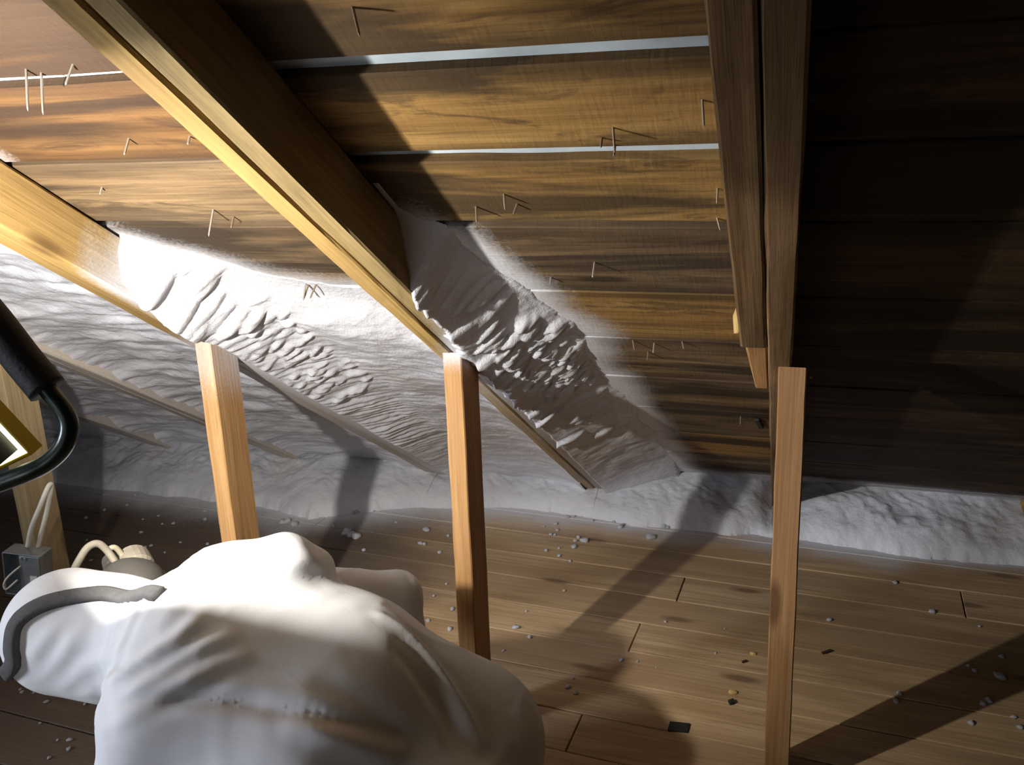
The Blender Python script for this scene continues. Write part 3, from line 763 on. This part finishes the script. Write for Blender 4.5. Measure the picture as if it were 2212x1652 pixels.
# ================================================================== ELECTRICAL BOX on the far left stud
eb = empty('electrical_box', tuple(at(60, 1235, 1.98)))
EB = Matrix.Translation(at(62, 1232, 1.98)) @ Matrix.Rotation(math.radians(12), 4, 'Z') @ Matrix.Rotation(math.radians(6), 4, 'Y')
tagged(eb, 'metal electrical junction box with white cable on the pale left stud', 'electrical box')
def box_shell(w_, d_, h_, t):
    V = []; Fc = []
    def add(sx, sy, sz, cx, cy, cz):
        a, b = rbox(sx, sy, sz, 0.0008); k = len(V)
        V.extend([(x + cx, y + cy, z + cz) for (x, y, z) in a]); Fc.extend([tuple(i + k for i in f) for f in b])
    add(t, d_, h_, -w_ / 2, 0, 0); add(t, d_, h_, w_ / 2, 0, 0); add(w_, d_, t, 0, 0, h_ / 2); add(w_, d_, t, 0, 0, -h_ / 2); add(w_, t, h_, 0, d_ / 2, 0)
    return V, Fc
V, Fc = box_shell(0.085, 0.045, 0.10, 0.0025); obj('box_body', mesh('box_body', V, Fc, M_GALV), eb, EB)
V, Fc = rbox(0.046, 0.002, 0.098, 0.0008); cover = obj('cover_plate', mesh('cover_plate', V, Fc, M_GALV), eb, EB @ Matrix.Translation((0.020, -0.024, 0)))
V, Fc = rbox(0.016, 0.002, 0.026, 0.0006); obj('label_plate', mesh('label_plate', V, Fc, M_CABLE), cover, EB @ Matrix.Translation((0.028, -0.026, -0.01)))
for sx in (0.002, 0.012):
    V, Fc = tube([(0, 0, 0), (0, -0.003, 0)], 0.003, 8); obj('screw', mesh('screw', V, Fc, M_GALV), cover, EB @ Matrix.Translation((sx, -0.025, 0.043)))
lp = [at(60, 1180, 1.97), at(68, 1140, 1.96), at(88, 1090, 1.955), at(104, 1052, 1.96), at(111, 1050, 1.97), at(102, 1100, 1.985), at(90, 1150, 1.985), at(82, 1182, 1.98)]
V, Fc = tube(spline(lp, 48), 0.0055, 8); obj('cable', mesh('cable', V, Fc, M_CABLE, True), eb, Matrix.Identity(4))
lp = [at(45, 1222, 1.95), at(18, 1245, 1.94), at(8, 1262, 1.94), at(14, 1272, 1.945), at(38, 1252, 1.95)]
V, Fc = tube(spline(lp, 30), 0.0022, 6); obj('thin_wire', mesh('thin_wire', V, Fc, M_CABLE, True), eb, Matrix.Identity(4))

# ================================================================== WORK LAMP
A_ = Vector((-0.91, 0.12, -0.40)).normalized()     # along its lower edge, to the left
B_ = Vector((-0.44, -0.27, 0.86)); B_ = (B_ - A_ * A_.dot(B_)).normalized()
Nn = LAMP_N - A_ * A_.dot(LAMP_N); Nn = (Nn - B_ * B_.dot(Nn)).normalized()
LW, LH = 0.20, 0.25
Pc = Vector(at(92, 962, 0.95))
LC = Pc + A_ * LW / 2 + B_ * LH / 2
LM = frame_m(LC, A_, B_, Nn) if A_.cross(B_).dot(Nn) > 0 else frame_m(LC, -A_, B_, Nn)
lamp = empty('work_lamp', tuple(LC))
tagged(lamp, 'yellow and black halogen work lamp in a tubular frame at the left edge', 'work lamp')
def ring(w_, h_, bw, z0, z1):
    V = []; Fc = []
    for (sw, sh) in ((w_ / 2, h_ / 2), (w_ / 2 - bw, h_ / 2 - bw)):
        for z in (z0, z1):
            V += [(-sw, -sh, z), (sw, -sh, z), (sw, sh, z), (-sw, sh, z)]
    for k in range(4):
        j = (k + 1) % 4
        Fc += [(k, j, 4 + j, 4 + k), (8 + j, 8 + k, 12 + k, 12 + j), (4 + k, 4 + j, 12 + j, 12 + k), (j, k, 8 + k, 8 + j)]
    return V, Fc
V, Fc = ring(LW, LH, 0.004, -0.016, 0.0); obj('bezel', mesh('bezel', V, Fc, M_YELL), lamp, LM)
V, Fc = ring(LW - 0.0085, LH - 0.0085, 0.0072, -0.0165, -0.0135); obj('light_leak_ring', mesh('light_leak_ring', V, Fc, M_LAMP_GLOW), lamp, LM)  # emissive ring stands in for lamp light leaking behind the bezel
V, Fc = ring(LW - 0.023, LH - 0.023, 0.004, -0.105, -0.010); housing = obj('housing', mesh('housing', V, Fc, M_HOUS), lamp, LM)
V, Fc = ring(LW - 0.032, LH - 0.032, 0.002, -0.100, -0.022); obj('reflector', mesh('reflector', V, Fc, M_GALV), lamp, LM)
V, Fc = rbox(LW - 0.026, LH - 0.026, 0.006, 0.002); obj('back_plate', mesh('back_plate', V, Fc, M_HOUS), lamp, LM @ Matrix.Translation((0, 0, -0.105)))
V, Fc = tube([(-0.05, 0, 0), (-0.045, 0, 0), (0.045, 0, 0), (0.05, 0, 0)], [0.003, 0.005, 0.005, 0.003], 10); obj('halogen_bulb', mesh('halogen_bulb', V, Fc, M_LAMP_GLOW), lamp, LM @ Matrix.Translation((0, 0, -0.084)))
for k in range(5):
    V, Fc = rbox(0.004, LH - 0.05, 0.018, 0.001); obj('cooling_fin', mesh('cooling_fin', V, Fc, M_HOUS), housing, LM @ Matrix.Translation((-0.06 + 0.03 * k, 0, -0.116)))
ctl = [at(-330, 880, 0.896), at(-330, 760, 0.887), at(-230, 640, 0.878), at(-120, 600, 0.851), at(-40, 665, 0.842), at(50, 778, 0.842), at(108, 848, 0.842), at(140, 890, 0.842), at(150, 925, 0.842), at(137, 965, 0.842), at(100, 1000, 0.842), at(40, 1028, 0.842), at(-60, 1062, 0.851), at(-200, 1100, 0.878), at(-300, 1030, 0.887)]
V, Fc = tube(spline(ctl, 150, True), 0.0088, 12, closed=True); obj('tube_frame', mesh('tube_frame', V, Fc, M_TUBE, True), lamp, Matrix.Identity(4))
g = spline([at(-120, 600, 0.851), at(-40, 665, 0.842), at(50, 778, 0.842), at(102, 841, 0.842)], 40)
V, Fc = tube(g, 0.018, 14); obj('foam_grip', mesh('foam_grip', V, Fc, M_BLACK, True), lamp, Matrix.Identity(4))
# hanging hook up to the rafter (out of frame)
hk = Vector(at(-230, 640, .878)); top = Vector((-1.187, float(hk.y), (YE - hk.y) * SL - D / CT))
V, Fc = tube(spline([hk + Vector((0, -0.012, -0.012)), hk + Vector((-0.01, 0.012, 0.005)), (hk + top) / 2, top], 24), 0.0025, 6); obj('hanging_hook', mesh('hanging_hook', V, Fc, M_NAILG, True), lamp, Matrix.Identity(4))
pl = bpy.data.lights.new('lamp_light', 'POINT'); pl.energy = LAMP_POWER; pl.color = (1.0, 0.96, 0.90); pl.shadow_soft_size = 0.014
po = bpy.data.objects.new('lamp_light', pl); COL.objects.link(po); po.location = LC - Nn * 0.064 + B_ * 0.036 + A_ * 0.014

# ================================================================== PERSON in white hooded coverall
def surface_nets(Fv, org, h):
    S = Fv < 0; nx, ny, nz = Fv.shape
    c = np.zeros((nx - 1, ny - 1, nz - 1), np.int32)
    for dx in (0, 1):
        for dy in (0, 1):
            for dz in (0, 1): c += S[dx:nx - 1 + dx, dy:ny - 1 + dy, dz:nz - 1 + dz]
    act = (c > 0) & (c < 8)
    I, J, K = np.nonzero(act); idm = np.full(act.shape, -1, np.int64); idm[I, J, K] = np.arange(len(I))
    acc = np.zeros((len(I), 3)); cnt = np.zeros(len(I))
    corners = [(a, b, d) for a in (0, 1) for b in (0, 1) for d in (0, 1)]
    for p in corners:
        for ax in range(3):
            if p[ax] == 1: continue
            q = list(p); q[ax] = 1
            fa = Fv[I + p[0], J + p[1], K + p[2]]; fb = Fv[I + q[0], J + q[1], K + q[2]]
            s = (fa < 0) != (fb < 0); t = np.where(s, fa / np.where(s, fa - fb, 1), 0)
            for d in range(3):
                acc[:, d] += np.where(s, p[d] + (t if d == ax else 0), 0)
            cnt += s
    Vv = (acc / cnt[:, None] + np.stack([I, J, K], 1)) * h + org
    Q = []
    for ax in range(3):
        sl0 = [slice(1, -1)] * 3; sl1 = [slice(1, -1)] * 3
        sl0[ax] = slice(0, -1); sl1[ax] = slice(1, None)
        A0 = S[tuple(sl0)]; B0 = S[tuple(sl1)]
        ch = A0 != B0; ii = np.array(np.nonzero(ch)).T
        off = np.ones(3, int); off[ax] = 0
        base = ii + off
        o1, o2 = (ax + 1) % 3, (ax + 2) % 3
        def g(d1, d2):
            b = base.copy(); b[:, o1] -= d1; b[:, o2] -= d2
            return idm[b[:, 0], b[:, 1], b[:, 2]]
        q = np.stack([g(1, 1), g(0, 1), g(0, 0), g(1, 0)], 1)
        inside = A0[ch]
        q = np.where(inside[:, None], q, q[:, ::-1])
        Q.append(q)
    Q = np.concatenate(Q); Q = Q[(Q >= 0).all(1)]
    return Vv, Q
def smin(a, b, k):
    h = np.clip(0.5 + 0.5 * (b - a) / k, 0, 1)
    return b * (1 - h) + a * h - k * h * (1 - h)

HEAD = np.array(at(172, 1366, 1.43)); CROWN = np.array(at(48, 1352, 1.43))
ax_h = (HEAD - CROWN); ax_h /= np.linalg.norm(ax_h)
prims = [  # (a, ra, b, rb, k)
    ('hood', at(150, 1362, 1.43), 0.104, at(235, 1372, 1.425), 0.100, 0.03),
    ('neck', at(250, 1385, 1.42), 0.088, at(420, 1400, 1.37), 0.092, 0.04),
    ('spine', at(440, 1395, 1.35), 0.118, at(720, 1490, 1.39), 0.140, 0.05),
    ('loin', at(720, 1490, 1.39), 0.140, at(960, 1640, 1.50), 0.165, 0.05),
    ('upper_back', at(440, 1450, 1.30), 0.105, at(680, 1560, 1.34), 0.128, 0.07),
    ('far_back', at(510, 1275, 1.39), 0.074, at(760, 1420, 1.45), 0.088, 0.05),
    ('far_flank', at(760, 1420, 1.45), 0.088, at(980, 1545, 1.54), 0.098, 0.05),
    ('near_shoulder', at(345, 1545, 1.24), 0.076, at(640, 1640, 1.28), 0.110, 0.05),
    ('near_flank', at(640, 1640, 1.28), 0.110, at(940, 1740, 1.42), 0.135, 0.05),
    ('far_arm', at(500, 1265, 1.39), 0.066, at(615, 1212, 1.40), 0.046, 0.03),
    ('far_upper_arm', at(615, 1212, 1.40), 0.046, at(672, 1232, 1.44), 0.044, 0.02),
    ('far_forearm', at(700, 1262, 1.54), 0.036, at(860, 1285, 1.60), 0.044, 0.010),
    ('far_wrist', at(860, 1285, 1.60), 0.044, at(890, 1390, 1.66), 0.034, 0.02),
    ('near_arm', at(330, 1560, 1.24), 0.070, at(275, 1760, 1.24), 0.056, 0.03),
    ('near_forearm', at(275, 1760, 1.24), 0.054, np.array([-1.08, 0.86, 0.10]), 0.036, 0.02),
    ('hip_pocket', at(1035, 1482, 1.53), 0.038, at(1068, 1500, 1.52), 0.034, 0.008),
    ('near_thigh', np.array([-0.46, 0.98, 0.24]), 0.12, np.array([-0.78, 0.90, 0.095]), 0.075, 0.04),
    ('far_thigh', np.array([-0.48, 1.22, 0.24]), 0.11, np.array([-0.76, 1.26, 0.09]), 0.072, 0.04),
    ('near_shin', np.array([-0.78, 0.90, 0.078]), 0.068, np.array([-0.36, 0.95, 0.065]), 0.052, 0.03),
    ('far_shin', np.array([-0.76, 1.26, 0.078]), 0.066, np.array([-0.36, 1.24, 0.065]), 0.052, 0.03),
    ('near_foot', np.array([-0.36, 0.95, 0.062]), 0.05, np.array([-0.22, 0.95, 0.050]), 0.04, 0.02),
    ('far_foot', np.array([-0.36, 1.24, 0.062]), 0.05, np.array([-0.22, 1.24, 0.050]), 0.04, 0.02),
]
hs = 0.0068
lo = np.array([-1.34, 0.62, 0.0]); hi = np.array([-0.14, 1.48, 0.76])
nn = np.ceil((hi - lo) / hs).astype(int) + 1
gx, gy, gz = [lo[i] + hs * np.arange(nn[i]) for i in range(3)]
GX, GY, GZ = np.meshgrid(gx.astype(np.float32), gy.astype(np.float32), gz.astype(np.float32), indexing='ij')
FV = np.full(GX.shape, 9.0, np.float32)
for (nm, a, ra, b_, rb, k) in prims:
    a = np.asarray(a, np.float32); b_ = np.asarray(b_, np.float32); ab = b_ - a
    t = np.clip(((GX - a[0]) * ab[0] + (GY - a[1]) * ab[1] + (GZ - a[2]) * ab[2]) / float(ab @ ab), 0, 1)
    d = np.sqrt((GX - a[0] - t * ab[0]) ** 2 + (GY - a[1] - t * ab[1]) ** 2 + (GZ - a[2] - t * ab[2]) ** 2) - (ra + (rb - ra) * t)
    FV = smin(FV, d, k)
FV = np.maximum(FV, 0.006 - GZ)
PV, PQ = surface_nets(FV, lo, hs)
def relax(Vv, Q, it=5, f=0.5):
    e = np.concatenate([Q[:, [0, 1]], Q[:, [1, 2]], Q[:, [2, 3]], Q[:, [3, 0]]])
    cnt = np.bincount(e.ravel(), minlength=len(Vv)).astype(float)[:, None]
    for _ in range(it):
        acc = np.zeros_like(Vv)
        for d in range(3):
            acc[:, d] = np.bincount(e[:, 0], Vv[e[:, 1], d], len(Vv)) + np.bincount(e[:, 1], Vv[e[:, 0], d], len(Vv))
        Vv = Vv * (1 - f) + f * acc / np.maximum(cnt, 1)
    return Vv
PV = relax(PV, PQ)
# fabric folds: displace along normals with stretched, warped ridges
nrm = np.zeros_like(PV)
fn = np.cross(PV[PQ[:, 2]] - PV[PQ[:, 0]], PV[PQ[:, 3]] - PV[PQ[:, 1]])
for j in range(4): np.add.at(nrm, PQ[:, j], fn)
nrm /= np.linalg.norm(nrm, axis=1)[:, None] + 1e-9
e_img = RC.T @ (PV - CAM).T; ux = e_img[0] / e_img[2]; uy = e_img[1] / e_img[2]
ax1 = np.array(at(960, 1640, 1.50)) - np.array(at(440, 1395, 1.35)); ax1 /= np.linalg.norm(ax1)
ax2 = np.cross(ax1, np.array([0, 0, 1.0])); ax2 /= np.linalg.norm(ax2); ax3 = np.cross(ax2, ax1)
U, W_, Q_ = PV @ ax1, PV @ ax2, PV @ ax3
ang = 0.6
Ur = U * math.cos(ang) - (W_ + Q_) * math.sin(ang); Wr = U * math.sin(ang) + (W_ + Q_) * math.cos(ang)
def ridged(a, b, s): return 1 - np.abs(fbm(a, b, s, 3)) * 2.2
headd = np.linalg.norm(PV - HEAD, axis=1)
neckd = np.linalg.norm(PV - np.array(at(330, 1400, 1.35)), axis=1)
f1 = (ridged(Ur * 3, Wr * 13, 61) ** 3) * 0.002 * (0.35 + vnoise(U * 4, W_ * 4, 63))
f2 = (ridged(U * 2.2, (W_ + Q_ * 0.6) * 9, 66) ** 4) * 0.0015 * sstep(0.25, 0.5, neckd)
f3 = (ridged(Ur * 4, Wr * 20, 68) ** 2) * 0.006 * sstep(0.22, 0.10, neckd) * sstep(0.11, 0.17, headd)
PV0 = PV.copy()
from mathutils.bvhtree import BVHTree
bvh = BVHTree.FromPolygons([Vector(p) for p in PV0], [tuple(int(i) for i in q) for q in PQ])
def hit(px, py):
    d = Vector(RC @ np.array([(px - 1106) / F_PX, (py - 826) / F_PX, 1.0])).normalized()
    return bvh.ray_cast(Vector(CAM), d)[0]
folds = [  # fold lines over the suit: points on the cloth, height, width
    ([(240, 1515), (330, 1460), (430, 1400), (500, 1375)], 0.0084, 0.0106), ([(255, 1545), (350, 1495), (450, 1440), (520, 1415)], 0.0076, 0.0106),
    ([(235, 1480), (300, 1430), (370, 1380), (410, 1340)], 0.0076, 0.0106), ([(180, 1505), (250, 1460), (300, 1420)], 0.0050, 0.0106),
    ([(330, 1420), (400, 1370), (440, 1320)], 0.0058, 0.0106),
    ([(225, 1530), (320, 1512), (420, 1508), (520, 1516), (620, 1532), (760, 1558), (860, 1590)], -0.0084, 0.0106),
    ([(830, 1330), (890, 1375), (950, 1450), (1000, 1530), (1040, 1600)], 0.0100, 0.0116), ([(860, 1400), (910, 1460), (960, 1540), (990, 1610)], -0.0068, 0.0127),
    ([(700, 1480), (800, 1530), (900, 1600)], -0.0058, 0.0137), ([(640, 1560), (760, 1610), (850, 1645)], 0.0058, 0.0127),
    ([(60, 1440), (85, 1400), (120, 1350)], 0.0034, 0.0106), ([(90, 1470), (130, 1420), (160, 1370)], 0.0042, 0.0106), ([(130, 1490), (190, 1440), (260, 1400)], 0.0042, 0.0106),
    ([(560, 1215), (600, 1190), (630, 1165)], -0.0021, 0.0127), ([(600, 1230), (650, 1215), (700, 1222)], 0.0029, 0.0127), ([(660, 1190), (690, 1215), (715, 1240)], 0.0034, 0.0127)]
fold = np.zeros(len(PV))
for pts, hgt, wid in folds:
    c = [hit(*p) for p in pts]; c = [p for p in c if p]
    if len(c) < 2: continue
    c = np.array([list(p) for p in spline(c, 40)])
    near_i = np.nonzero((np.abs(PV - c.mean(0)) < (np.ptp(c, axis=0) / 2 + 0.08)).all(1))[0]
    dd = np.sqrt(((PV[near_i][:, None, :] - c[None]) ** 2).sum(2)); kk = dd.argmin(1); dm = dd.min(1)
    along = kk / (len(c) - 1); tap = np.sin(np.pi * np.clip(along * 0.9 + 0.05, 0, 1)) ** 0.6
    fold[near_i] += hgt * tap * (np.exp(-(dm / wid) ** 2) - 0.35 * np.exp(-((dm - 2.2 * wid) / wid) ** 2))
PV = PV + nrm * (fold + (f1 * sstep(0.10, 0.16, headd) + f2 + f3) - 0.004)[:, None]
PV = relax(PV, PQ, 1, 0.3)
PV[:, 2] = np.maximum(PV[:, 2], 0.004)
pr = empty('person', (-0.7, 1.08, 0.0))
tagged(pr, 'person in white hooded coverall kneeling bent over beside the work lamp', 'person')
suit = obj('coverall', mesh('coverall', PV, PQ, M_SUIT, True), pr, Matrix.Identity(4))
suit['label'] = 'white disposable hooded coverall'

# respirator strap: a band that follows the hood
def band(pts, half, name, mat):
    path = spline(pts, 90); V = []; Fc = []; n = len(path)
    for i, p in enumerate(path):
        q, nn_, _, _ = bvh.find_nearest(p)
        tg = (path[min(i + 1, n - 1)] - path[max(i - 1, 0)]).normalized()
        sd = nn_.cross(tg).normalized()
        for (o_, r_) in ((-1, 0.0050), (-0.6, 0.0072), (0.6, 0.0072), (1, 0.0050), (1, -0.006), (-1, -0.006)):
            V.append(q + sd * half * o_ + nn_ * r_)
    for i in range(n - 1):
        for k in range(6):
            a = i * 6 + k; b = i * 6 + (k + 1) % 6
            Fc.append((a, b, b + 6, a + 6))
    Fc.append(tuple(range(6))[::-1]); Fc.append(tuple((n - 1) * 6 + k for k in range(6)))
    return obj(name, mesh(name, V, Fc, mat, True), pr, Matrix.Identity(4))
hp = [hit(*p) for p in ((24, 1440), (24, 1400), (32, 1352), (60, 1322), (110, 1299), (170, 1287), (240, 1284), (300, 1284), (345, 1284))]
hp = [p for p in hp if p]
far = Vector(HEAD) + Vector((-0.02, 0.085, -0.05))
hp = [Vector(HEAD) + Vector((-0.06, 0.07, -0.07)), Vector(HEAD) + Vector((-0.095, 0.02, -0.06))] + hp
st = band(hp, 0.0115, 'respirator_strap', M_STRAP); st['label'] = 'grey elastic respirator strap over the hood'
# respirator on the far side of the head
def blob(name, c, r, mat, parent, rot=None, sub=3, k=0.0):
    bm = bmesh.new(); bmesh.ops.create_icosphere(bm, subdivisions=sub, radius=1)
    me = bpy.data.meshes.new(name); bm.to_mesh(me); bm.free(); me.materials.append(mat)
    me.polygons.foreach_set('use_smooth', [True] * len(me.polygons))
    return obj(name, me, parent, Matrix.Translation(c) @ (rot or Matrix.Identity(4)) @ Matrix.Diagonal((*r, 1)))
def cyl(name, p, q, r, mat, parent, seg=20):
    V, Fc = tube([p, (Vector(p) * 0.85 + Vector(q) * 0.15), (Vector(p) * 0.15 + Vector(q) * 0.85), q], [r * .86, r, r, r * .86], seg)
    return obj(name, mesh(name, V, Fc, mat), parent, Matrix.Identity(4))
fd = Vector((0.05, 0.80, 0.10)).normalized()
blob('face', Vector(HEAD) + Vector((0.02, 0.055, -0.02)), (0.075, 0.078, 0.082), M_SKIN, pr)
mask = blob('respirator_facepiece', Vector(at(285, 1262, 1.522)), (0.062, 0.050, 0.045), M_RUBD, pr)
cyl('filter_cartridge', at(300, 1235, 1.539), at(285, 1205, 1.580), 0.030, M_RUBBER, mask)
cyl('filter_cartridge', at(345, 1285, 1.504), at(325, 1245, 1.548), 0.024, M_FILT, mask)
cyl('exhalation_valve', at(245, 1228, 1.530), at(240, 1208, 1.557), 0.016, M_RUBD, mask)
V, Fc = tube(spline([at(158, 1235, 1.495), at(172, 1208, 1.504), at(190, 1182, 1.513), at(212, 1174, 1.522), at(232, 1190, 1.530), at(250, 1215, 1.530)], 30), 0.0065, 8)
obj('head_strap', mesh('head_strap', V, Fc, M_RUBBER, True), pr, Matrix.Identity(4))
V, Fc = tube(spline([at(225, 1192, 1.530), at(246, 1182, 1.539), at(262, 1196, 1.548), at(270, 1212, 1.548)], 20), 0.005, 8)
obj('head_strap', mesh('head_strap', V, Fc, M_FILT, True), pr, Matrix.Identity(4))
# gloved hands, resting by the floor
def hand(nm, wrist, dirv, side, palm=0.042):
    wrist = Vector(wrist); d = Vector(dirv).normalized(); s = Vector(side).normalized(); s = (s - d * s.dot(d)).normalized(); n = d.cross(s)
    if n.z > 0: n = -n
    P_ = [(wrist, 0.028, wrist + d * 0.085, 0.030)]
    for w0 in (-0.018, 0.0, 0.018): P_.append((wrist + s * w0, 0.019, wrist + d * 0.085 + s * w0 * 1.4, 0.016))
    for k, (o_, ln) in enumerate(((-0.030, 0.062), (-0.010, 0.074), (0.011, 0.070), (0.031, 0.055))):
        b0 = wrist + d * 0.085 + s * o_; b1 = b0 + d * ln * 0.5 + n * 0.006; b2 = b1 + d * ln * 0.42 + n * 0.022
        P_.append((b0, 0.0105, b1, 0.0098)); P_.append((b1, 0.0098, b2, 0.0085))
    t0 = wrist + d * 0.03 - s * 0.030; t1 = t0 + d * 0.03 - s * 0.028 + n * 0.006; t2 = t1 + d * 0.03 - s * 0.008 + n * 0.01
    P_ += [(t0, 0.014, t1, 0.012), (t1, 0.012, t2, 0.0095)]
    pts = np.array([list(p[0]) for p in P_] + [list(p[2]) for p in P_]); l = pts.min(0) - 0.05; h_ = pts.max(0) + 0.05
    hh = 0.0032; n_ = np.ceil((h_ - l) / hh).astype(int) + 1
    A, B, Cc = np.meshgrid(*[l[i] + hh * np.arange(n_[i]) for i in range(3)], indexing='ij'); Fh = np.full(A.shape, 9.0)
    for (a, ra, b_, rb) in P_:
        a = np.array(a); b_ = np.array(b_); ab = b_ - a
        t = np.clip(((A - a[0]) * ab[0] + (B - a[1]) * ab[1] + (Cc - a[2]) * ab[2]) / (ab @ ab), 0, 1)
        dd = np.sqrt((A - a[0] - t * ab[0]) ** 2 + (B - a[1] - t * ab[1]) ** 2 + (Cc - a[2] - t * ab[2]) ** 2) - (ra + (rb - ra) * t)
        Fh = smin(Fh, dd, 0.006)
    Vh, Qh = surface_nets(Fh, l, hh); Vh[:, 2] = np.maximum(Vh[:, 2], 0.003)
    obj(nm, mesh(nm, Vh, Qh, M_GLOVE, True), pr, Matrix.Identity(4))
hand('gloved_hand', (-1.08, 0.86, 0.085), (-0.8, 0.25, -0.30), (0.25, 0.8, 0))
fw = at(890, 1390, 1.66)
hand('gloved_hand', tuple(fw), (-0.1, 0.15, -0.9), (0.8, 0.2, 0.1))
